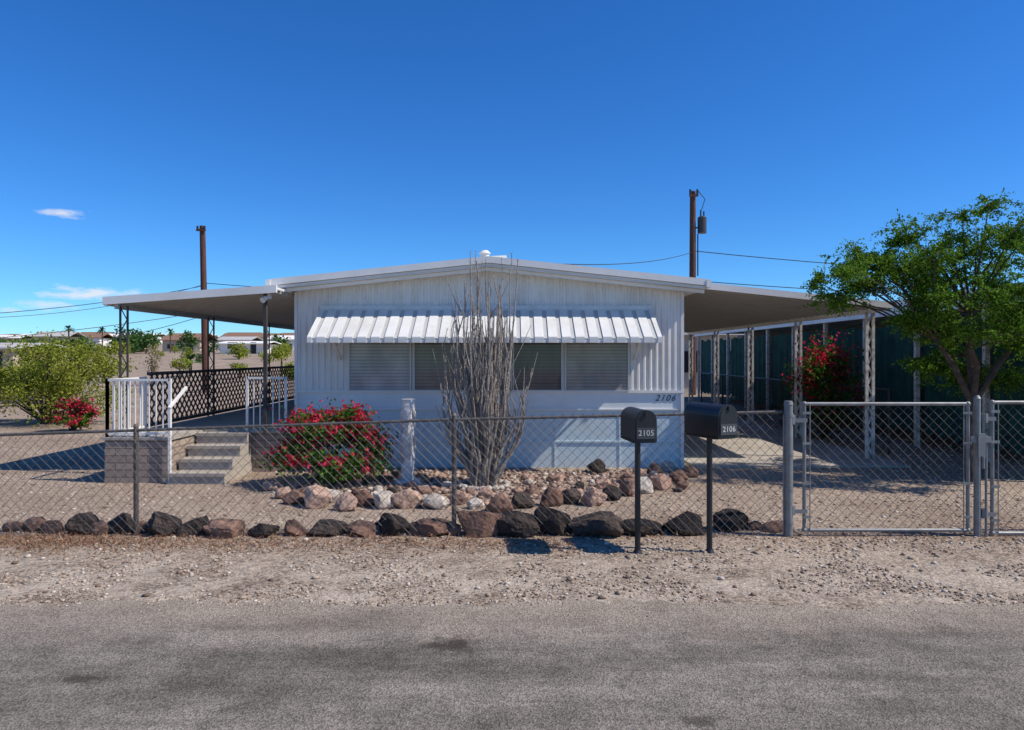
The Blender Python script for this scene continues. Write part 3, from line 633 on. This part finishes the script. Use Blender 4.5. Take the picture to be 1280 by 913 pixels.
for (px,py,rx,ry) in clumps:
    for rep in range(2):
        yy=YT+random.uniform(-1.0,1.0)*(.5+ry/60); c=W(px,py,YT); c.y=yy; a,b=rx/F*YT,ry/F*YT
        hb=min(hubs,key=lambda q:(q-c).length)
        mid=hb.lerp(c,.5)+Vector((random.uniform(-.12,.12),random.uniform(-.1,.1),random.uniform(0,.15)))
        mb.tube([hb,mid,c],[.020,.012,.006],6)
        nsub=int(7+a*b*44)
        for _ in range(nsub):
            d=Vector((random.gauss(0,1),random.gauss(0,1),random.gauss(0,1))).normalized(); u=random.uniform(.3,1.12)
            q=c+Vector((d.x*a*u,d.y*.45*u,d.z*b*u)); mb.tube([c,c.lerp(q,.5)+Vector((0,0,.04)),q],[.006,.004,.002],4)
            for s_ in range(random.randint(5,13)):
                s0=c.lerp(q,random.uniform(.35,1.0)); dr=Vector((random.gauss(d.x*.5,.8),random.gauss(0,.8),random.gauss(-.05,.5))).normalized(); Ls=random.uniform(.10,.26)
                k=random.randint(9,14)
                for j in range(k):
                    t=(j+.5)/k; p=s0+dr*Ls*t+Vector((0,0,-.05*t*t)); LV.append((p.x+random.gauss(0,.012),p.y+random.gauss(0,.012),p.z+random.gauss(0,.012)))
tree=mb.emit('mesquite_tree',M_bark); LV=np.array(LV); print('leaves',len(LV))
Vv,Ff=leaves_geo(LV,np.full(len(LV),.022),.46); lf=npmesh('foliage',Vv,Ff,G_mesq); lf.parent=tree; lf.matrix_parent_inverse=Matrix.Translation(-Vector(tree.location))
# ---------------------------------------------------------------- dry weeds
DRY=island_mat('dry_grass',[(0,(.16,.08,.05)),(.5,(.28,.15,.09)),(1,(.42,.28,.17))],.9,trans=.2)
n=9000; x=np.concatenate([rng.normal(-4.9,.8,3500),rng.uniform(-4.5,.6,4000),rng.uniform(-5,5,1500)]); y=np.concatenate([6.70+rng.normal(0,.17,3500),6.62+rng.normal(0,.17,4000),6.9+rng.normal(0,.12,1500)])
P=np.stack([x,y,np.abs(rng.normal(.012,.016,n))],1); Vv,Ff=leaves_geo(P,rng.uniform(.012,.042,n),.11); npmesh('dry_weeds',Vv,Ff,DRY)
# ---------------------------------------------------------------- utility poles and wires
X0=(253-640)/F*34
mb=MB(); mb.cyl((X0+.18,34,-.2),(X0,34,8.05),.17,.13,14,0)
mb.box(X0-.22,X0+.22,33.8,33.9,7.78,7.88,0)
for dx in (-.17,.17): mb.cyl((X0+dx,33.85,7.88),(X0+dx,33.85,8.02),.05,n=8,m=1)
mb.emit('utility_pole',[M_wood,M_black])
X1=(866-640)/F*32; mb=MB(); mb.cyl((X1-.02,32,-.2),(X1,32,9.25),.17,.13,14,0)
mb.box(X1-.2,X1+.2,31.78,31.86,8.98,9.08,0)
for dx in (-.16,.16): mb.cyl((X1+dx,31.82,9.08),(X1+dx,31.82,9.3),.05,n=8,m=1)
mb.cyl((X1+.42,32,7.35),(X1+.42,32,8.05),.20,n=16,m=2); mb.cyl((X1+.42,32,8.05),(X1+.42,32,8.12),.20,.12,16,m=2); mb.cyl((X1+.36,32,8.1),(X1+.36,32,8.4),.035,n=8,m=1); mb.cyl((X1+.5,32,8.1),(X1+.5,32,8.35),.035,n=8,m=1)
mb.beam((X1+.1,32,7.6),(X1+.3,32,7.6),.08,.06,1); mb.tube([(X1+.4,32,8.4),(X1+.55,32,8.9),(X1+.22,31.9,9.25)],.018,5,1)
mb.cyl((X1+.2,31.9,5.4),(X1+.2,31.9,7.3),.03,n=6,m=1)
M_gr=mat('transformer_grey',(.05,.05,.053),.5,.1,3)
mb.emit('utility_pole',[M_wood,M_black,M_gr])
mb=MB()
def wire(a,b,sag=.4,r=.017):
    a=Vector(a);b=Vector(b); mb.tube([a.lerp(b,t/16)-Vector((0,0,sag*4*(t/16)*(1-t/16))) for t in range(17)],r,5)
PL=lambda z:(X0,34,z); PR=lambda z:(X1,32,z)
wire(PL(5.15),W(-200,402,22),.3,.014); wire(PL(5.3),PR(5.2),.5); wire(PL(3.9),W(-200,437,22),.2,.014); wire(PL(3.7),W(60,438,30),.15,.014)
wire(PR(6.5),W(690,330,15),.2,.012); wire(PR(6.55),W(1500,345,40),.4,.02); wire(PR(5.2),W(1500,368,40),.4,.02); wire(PL(5.2),W(-120,398,26),.5,.012)
mb.emit('overhead_wires',M_black)
# ---------------------------------------------------------------- neighbour carport
nb=empty('screened_carport',(9.8,20,0)); mb=MB()
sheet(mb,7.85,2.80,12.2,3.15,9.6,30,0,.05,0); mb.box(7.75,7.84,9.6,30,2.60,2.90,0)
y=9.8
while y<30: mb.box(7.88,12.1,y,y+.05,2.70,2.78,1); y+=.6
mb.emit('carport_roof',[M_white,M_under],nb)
mb=MB(); y=9.8
while y<30.2: mb.box(7.92,8.0,y-.04,y+.04,0,2.68); y+=2.02
mb.emit('carport_posts',M_post,nb)
mb=MB(); y=9.8
while y<29:
    vs=[]; K=24
    for i in range(K+1):
        yy=y+.08+1.86*i/K; dx=.03*math.sin(i*1.1+y)+.02*random.random()
        vs+=[(8.05+dx,yy,.25+.05*math.sin(i)),(8.05+dx*.4,yy,2.42+.04*math.sin(i*.5+y))]
    mb.add(vs,[(2*i,2*i+2,2*i+3,2*i+1) for i in range(K)]); y+=2.02
mb.emit('shade_screens',M_green,nb)
mb=MB(); mb.box(9.6,12,9.8,30,0,2.65); mb.emit('home_wall',mat('neighbour_siding',(.30,.30,.29),.7),nb)
mb=MB(); chain(mb,0,12.5,0,.02,1.15,.12,.004)
Mx=Matrix(((0,-1,0,6.75),(1,0,0,12.6),(0,0,1,0),(0,0,0,1)))
mb.v=[tuple(Mx@Vector(v)) for v in mb.v]
for k in range(6): mb.cyl((6.75,12.6+k*2.5,0),(6.75,12.6+k*2.5,1.2),.025,n=8)
mb.cyl((6.75,12.6,1.17),(6.75,25.1,1.17),.02,n=8); mb.emit('side_fence',M_black)
# ---------------------------------------------------------------- distant houses
def house(name,px0,px1,Y,h,rh,wm,rm,depth=9,zb=None):
    s=Y/F; x0,x1=(px0-640)*s,(px1-640)*s; zb=terr(0,Y)-.2 if zb is None else zb
    e=empty(name,((x0+x1)/2,Y,zb)); mb=MB(); mb.box(x0,x1,Y,Y+depth,zb-.8,zb+h); mb.emit('walls',wm,e)
    mb=MB(); ov=.5; ym=Y+depth/2
    vs=[(x0-ov,Y-ov,zb+h),(x1+ov,Y-ov,zb+h),(x1+ov,Y+depth+ov,zb+h),(x0-ov,Y+depth+ov,zb+h),(x0-ov,ym,zb+h+rh),(x1+ov,ym,zb+h+rh)]
    vs+=[(v[0],v[1],v[2]+.15) for v in vs]
    mb.add(vs,[(0,3,2,1),(6,7,11,10),(8,9,10,11),(0,1,7,6),(2,3,9,8),(0,6,10,4),(3,4,10,9),(1,5,11,7),(2,8,11,5)]); mb.emit('roof',rm,e)
    mb=MB(); L_=x1-x0; k=max(2,int(L_/4.2)); rr=random.Random(int(px0))
    for i in range(k):
        xx=x0+L_*(i+.5)/k+rr.uniform(-.4,.4); door=(i==k//2); ww=.45 if door else rr.uniform(.4,.8)
        mb.box(xx-ww,xx+ww,Y-.04,Y-.005,zb+(.0 if door else 1.0),zb+2.0)
    mb.emit('windows_and_door',M_dark,e)
M_wh2=mat('white_stucco',(.80,.76,.68),.9,.05,1); M_grroof=mat('grey_roof',(.46,.43,.40),.9,.1,1); M_pink=mat('pink_stucco',(.55,.38,.28),.9,.08,1)
house('tan_house',-40,16,62,2.2,.5,M_tan,M_grroof,8)
house('brown_roof_house',203,250,165,2.9,1.7,M_tan,M_brown)
house('white_house',272,312,185,3.0,1.0,M_wh2,M_grroof)
house('white_house',335,372,200,3.2,1.2,M_wh2,M_wh2)
house('long_white_house',275,330,110,1.7,.4,M_wh2,M_wh2,7)
rr=random.Random(5)
for i in range(40):
    Y=rr.uniform(210,415); px=rr.uniform(-60,400); w=rr.uniform(9,17)*F/Y
    house('hillside_house',px,px+w,Y,rr.uniform(2.6,4.2),rr.uniform(.6,1.8),rr.choice([M_wh2,M_tan,M_wh2,M_pink]),rr.choice([M_grroof,M_brown,M_wh2,M_brown]),rr.uniform(7,10))
house('beige_house',845,925,33,2.75,.35,mat('beige_siding',(.54,.49,.42),.8),M_wh2,8,0)
mb=MB(); mb.box(-24,-16.6,26,26.2,0,1.0); mb.emit('block_wall',M_block)
def far_trees(name,items,gm):
    LP=[];SZ=[]; mb=MB()
    for (px,py,w,h,Y) in items:
        s=Y/F; X=(px-640)*s; zt=H-(py-HY)*s; hh=h*s; ww=w*s/2; nleaf=600
        mb.cyl((X,Y,terr(0,Y)-.3),(X,Y,zt-hh*.4),.05*ww+.04,.03*ww+.02,6)
        cc=rng.normal(0,1,(12,3)); cc/=np.linalg.norm(cc,axis=1)[:,None]; cc*=rng.uniform(.3,.9,(12,1)); i=rng.integers(0,12,nleaf)
        p=cc[i]+rng.normal(0,.2,(nleaf,3)); p=p*np.array([ww,ww,hh/2])+np.array([X,Y,zt-hh/2]); LP.append(p); SZ.append(np.full(nleaf,ww*.10))
    ob=mb.emit(name,M_bark); Vv,Ff=leaves_geo(np.concatenate(LP),np.concatenate(SZ),.6); lf=npmesh('foliage',Vv,Ff,gm); lf.parent=ob; lf.matrix_parent_inverse=Matrix.Translation(-Vector(ob.location))
it=[(30,418,46,30,90),(55,424,36,24,95),(4,426,34,22,100),(80,434,30,16,104),(105,436,24,14,110),(262,434,14,12,140),(318,436,16,10,120),(250,440,18,16,80)]
for i in range(66):
    Y=rr.uniform(100,390); gy=445-(terr(0,Y)-H)*F/Y; h=rr.uniform(2.0,4.2)*F/Y; it.append((rr.uniform(-40,400),gy-h,h*rr.uniform(.9,1.6),h,Y))
far_trees('distant_trees',it,G_far)
it=[(352,432,34,26,60),(333,438,20,18,65),(130,442,38,38,45),(225,446,26,18,50),(300,452,24,14,50),(100,450,44,30,34),(60,452,34,24,40),(15,450,44,32,30)]
for i in range(34):
    Y=rr.uniform(45,200); gy=445-(terr(0,Y)-H)*F/Y; h=rr.uniform(1.,2.2)*F/Y; it.append((rr.uniform(-20,380),gy-h,h*rr.uniform(1,1.8),h,Y))
far_trees('desert_trees',it,G_palo)
tanb=grn('pale_dry_foliage',(.18,.15,.09),(.28,.23,.13),(.36,.30,.18),.2)
far_trees('dry_tree',[(190,425,24,52,42)],tanb)
def palm(px,Y,h,L_=1.0):
    mb=MB(); X=(px-640)/F*Y; zb=terr(0,Y); mb.cyl((X,Y,zb-.3),(X,Y,zb+h),.14,.12,8,0)
    for i in range(30):
        a=random.uniform(0,6.28); e_=random.uniform(-.4,1.2); d=Vector((math.cos(a)*math.cos(e_),math.sin(a)*math.cos(e_),math.sin(e_)))
        p0=Vector((X,Y,zb+h)); pts=[p0+d*L_*t-Vector((0,0,.4*L_*t*t)) for t in (0,.35,.7,1)]; sd=d.cross(Vector((0,0,1))).normalized()
        vs=[]
        for q,w_ in zip(pts,(.03,.14,.12,.01)): vs+=[q-sd*w_*L_,q+sd*w_*L_]
        mb.add(vs,[(0,1,3,2),(2,3,5,4),(4,5,7,6)],1)
    mb.emit('palm_tree',[M_bark,G_far])
palm(238,55,1.3); palm(213,140,4.2,1.3); palm(86,130,4.4,1.3); palm(128,150,4.8,1.4); palm(345,120,2.6,1.2)
# ---------------------------------------------------------------- mountains
def ridge(name,Y,x0,x1,hf,col,nn=160,zb=-3,dep=.25):
    vs=[];rows=9
    for j in range(rows):
        for i in range(nn+1):
            x=x0+(x1-x0)*i/nn; t=j/(rows-1); h=hf(x)*math.sin(t*math.pi*.5)*(1+.3*noise.noise(Vector((x*.005,t*3,1)))*(1-t))
            vs.append((x*(1+dep*t)+20*noise.noise(Vector((x*.01,t*4,5))),Y+t*Y*dep,h+zb))
    mb=MB(); mb.add(vs,[(j*(nn+1)+i,j*(nn+1)+i+1,(j+1)*(nn+1)+i+1,(j+1)*(nn+1)+i) for j in range(rows-1) for i in range(nn)])
    mb.emit(name,mat(name+'_rock',col,1,.06,.01,spec=.0),smooth=True)
def h1(x):
    g=lambda c,w:math.exp(-((x-c)/w)**2)
    b=62+ 62*g(-2420,230)+40*g(-2700,190)+40*g(-2130,190)+35*g(-3200,400)+25*g(1500,900)
    return b*1.15*(1+.15*noise.noise(Vector((x*.004,0,0)))+.15*noise.noise(Vector((x*.011,2,0)))+.06*noise.noise(Vector((x*.035,2,0))))
ridge('mountains',4000,-5600,5600,h1,(.27,.29,.35),700,0,.15)  # distance haze painted into the rock as a blue-grey base colour
def h2(x): return 2+3*noise.noise(Vector((x*.006,0,3)))
ridge('hills',600,-1600,1600,h2,(.32,.25,.19),200,7)
# ---------------------------------------------------------------- world, sun
SD=Vector((1.06,-.24,1.2)).normalized()
el=math.asin(SD.z); az=math.atan2(SD.x,SD.y)
w=bpy.data.worlds.new('World'); scene.world=w; w.use_nodes=True; nt=w.node_tree; L=nt.links
bg=nt.nodes['Background']; sky=N(nt,'ShaderNodeTexSky'); sky.sky_type='NISHITA'; sky.sun_disc=False; sky.sun_elevation=el; sky.sun_rotation=az
sky.altitude=1200; sky.air_density=1.0; sky.dust_density=.15; sky.ozone_density=3.0
hs=N(nt,'ShaderNodeHueSaturation'); hs.inputs['Saturation'].default_value=1.25; L.new(sky.outputs[0],hs.inputs['Color'])
mul=N(nt,'ShaderNodeMixRGB',blend_type='MULTIPLY'); mul.inputs[0].default_value=1; mul.inputs[2].default_value=(.55,.98,1.40,1); L.new(hs.outputs[0],mul.inputs[1])
tc=N(nt,'ShaderNodeTexCoord'); nrm=N(nt,'ShaderNodeVectorMath',operation='NORMALIZE'); L.new(tc.outputs['Generated'],nrm.inputs[0])
sp=N(nt,'ShaderNodeSeparateXYZ'); L.new(nrm.outputs[0],sp.inputs[0])
at=N(nt,'ShaderNodeMath',operation='ARCTAN2'); L.new(sp.outputs[0],at.inputs[0]); L.new(sp.outputs[1],at.inputs[1])
asn=N(nt,'ShaderNodeMath',operation='ARCSINE'); L.new(sp.outputs[2],asn.inputs[0])
cb=N(nt,'ShaderNodeCombineXYZ'); L.new(at.outputs[0],cb.inputs[0]); L.new(asn.outputs[0],cb.inputs[1])
mpn=N(nt,'ShaderNodeMapping'); mpn.inputs['Scale'].default_value=(1,3.5,1); L.new(cb.outputs[0],mpn.inputs[0])
no=N(nt,'ShaderNodeTexNoise'); no.inputs['Scale'].default_value=38; no.inputs['Detail'].default_value=7; no.inputs['Roughness'].default_value=.62; L.new(mpn.outputs[0],no.inputs['Vector'])
last=mul.outputs[0]
for (px,py,rx,ry,am) in ((80,267,30,6,.75),(118,368,64,9,.85),(60,382,38,7,.65),(12,388,20,4,.45),(20,425,40,7,.4),(200,418,60,5,.25),(330,420,50,5,.25)):
    a=math.atan((px-640)/F); e=math.atan((HY-py)/F*math.cos(a))
    mp=N(nt,'ShaderNodeMapping'); mp.vector_type='TEXTURE'; mp.inputs['Location'].default_value=(a,e,0); mp.inputs['Scale'].default_value=(rx/F*math.cos(a)**2,ry/F*math.cos(a),1); L.new(cb.outputs[0],mp.inputs[0])
    ln=N(nt,'ShaderNodeVectorMath',operation='LENGTH'); L.new(mp.outputs[0],ln.inputs[0])
    m2=N(nt,'ShaderNodeMath',operation='MULTIPLY_ADD'); L.new(no.outputs[0],m2.inputs[0]); m2.inputs[1].default_value=3.0; L.new(ln.outputs['Value'],m2.inputs[2])
    q=N(nt,'ShaderNodeMapRange'); q.inputs[1].default_value=1.5; q.inputs[2].default_value=2.6; q.inputs[3].default_value=am; q.inputs[4].default_value=0; L.new(m2.outputs[0],q.inputs[0])
    mx=N(nt,'ShaderNodeMixRGB'); L.new(q.outputs[0],mx.inputs[0]); L.new(last,mx.inputs[1]); mx.inputs[2].default_value=(7.4,7.6,8.0,1); last=mx.outputs[0]
L.new(last,bg.inputs[0]); bg.inputs[1].default_value=.112
sl=bpy.data.lights.new('sun','SUN'); sl.energy=5.0; sl.angle=math.radians(.5); sl.color=(1,.945,.86)
so=bpy.data.objects.new('sun',sl); scene.collection.objects.link(so); so.rotation_euler=(-SD).to_track_quat('-Z','Y').to_euler(); so.location=(10,-5,15)
# ---------------------------------------------------------------- camera
cam=bpy.data.cameras.new('camera'); co=bpy.data.objects.new('camera',cam); scene.collection.objects.link(co); scene.camera=co
co.location=(0,0,H); co.rotation_euler=(math.pi/2,0,0); cam.sensor_width=36; cam.lens=F/1280*36; cam.shift_y=-(456.5-HY)/1280; cam.clip_end=12000; cam.clip_start=.05
scene.view_settings.view_transform='Standard'; scene.view_settings.look='None'; scene.view_settings.exposure=0
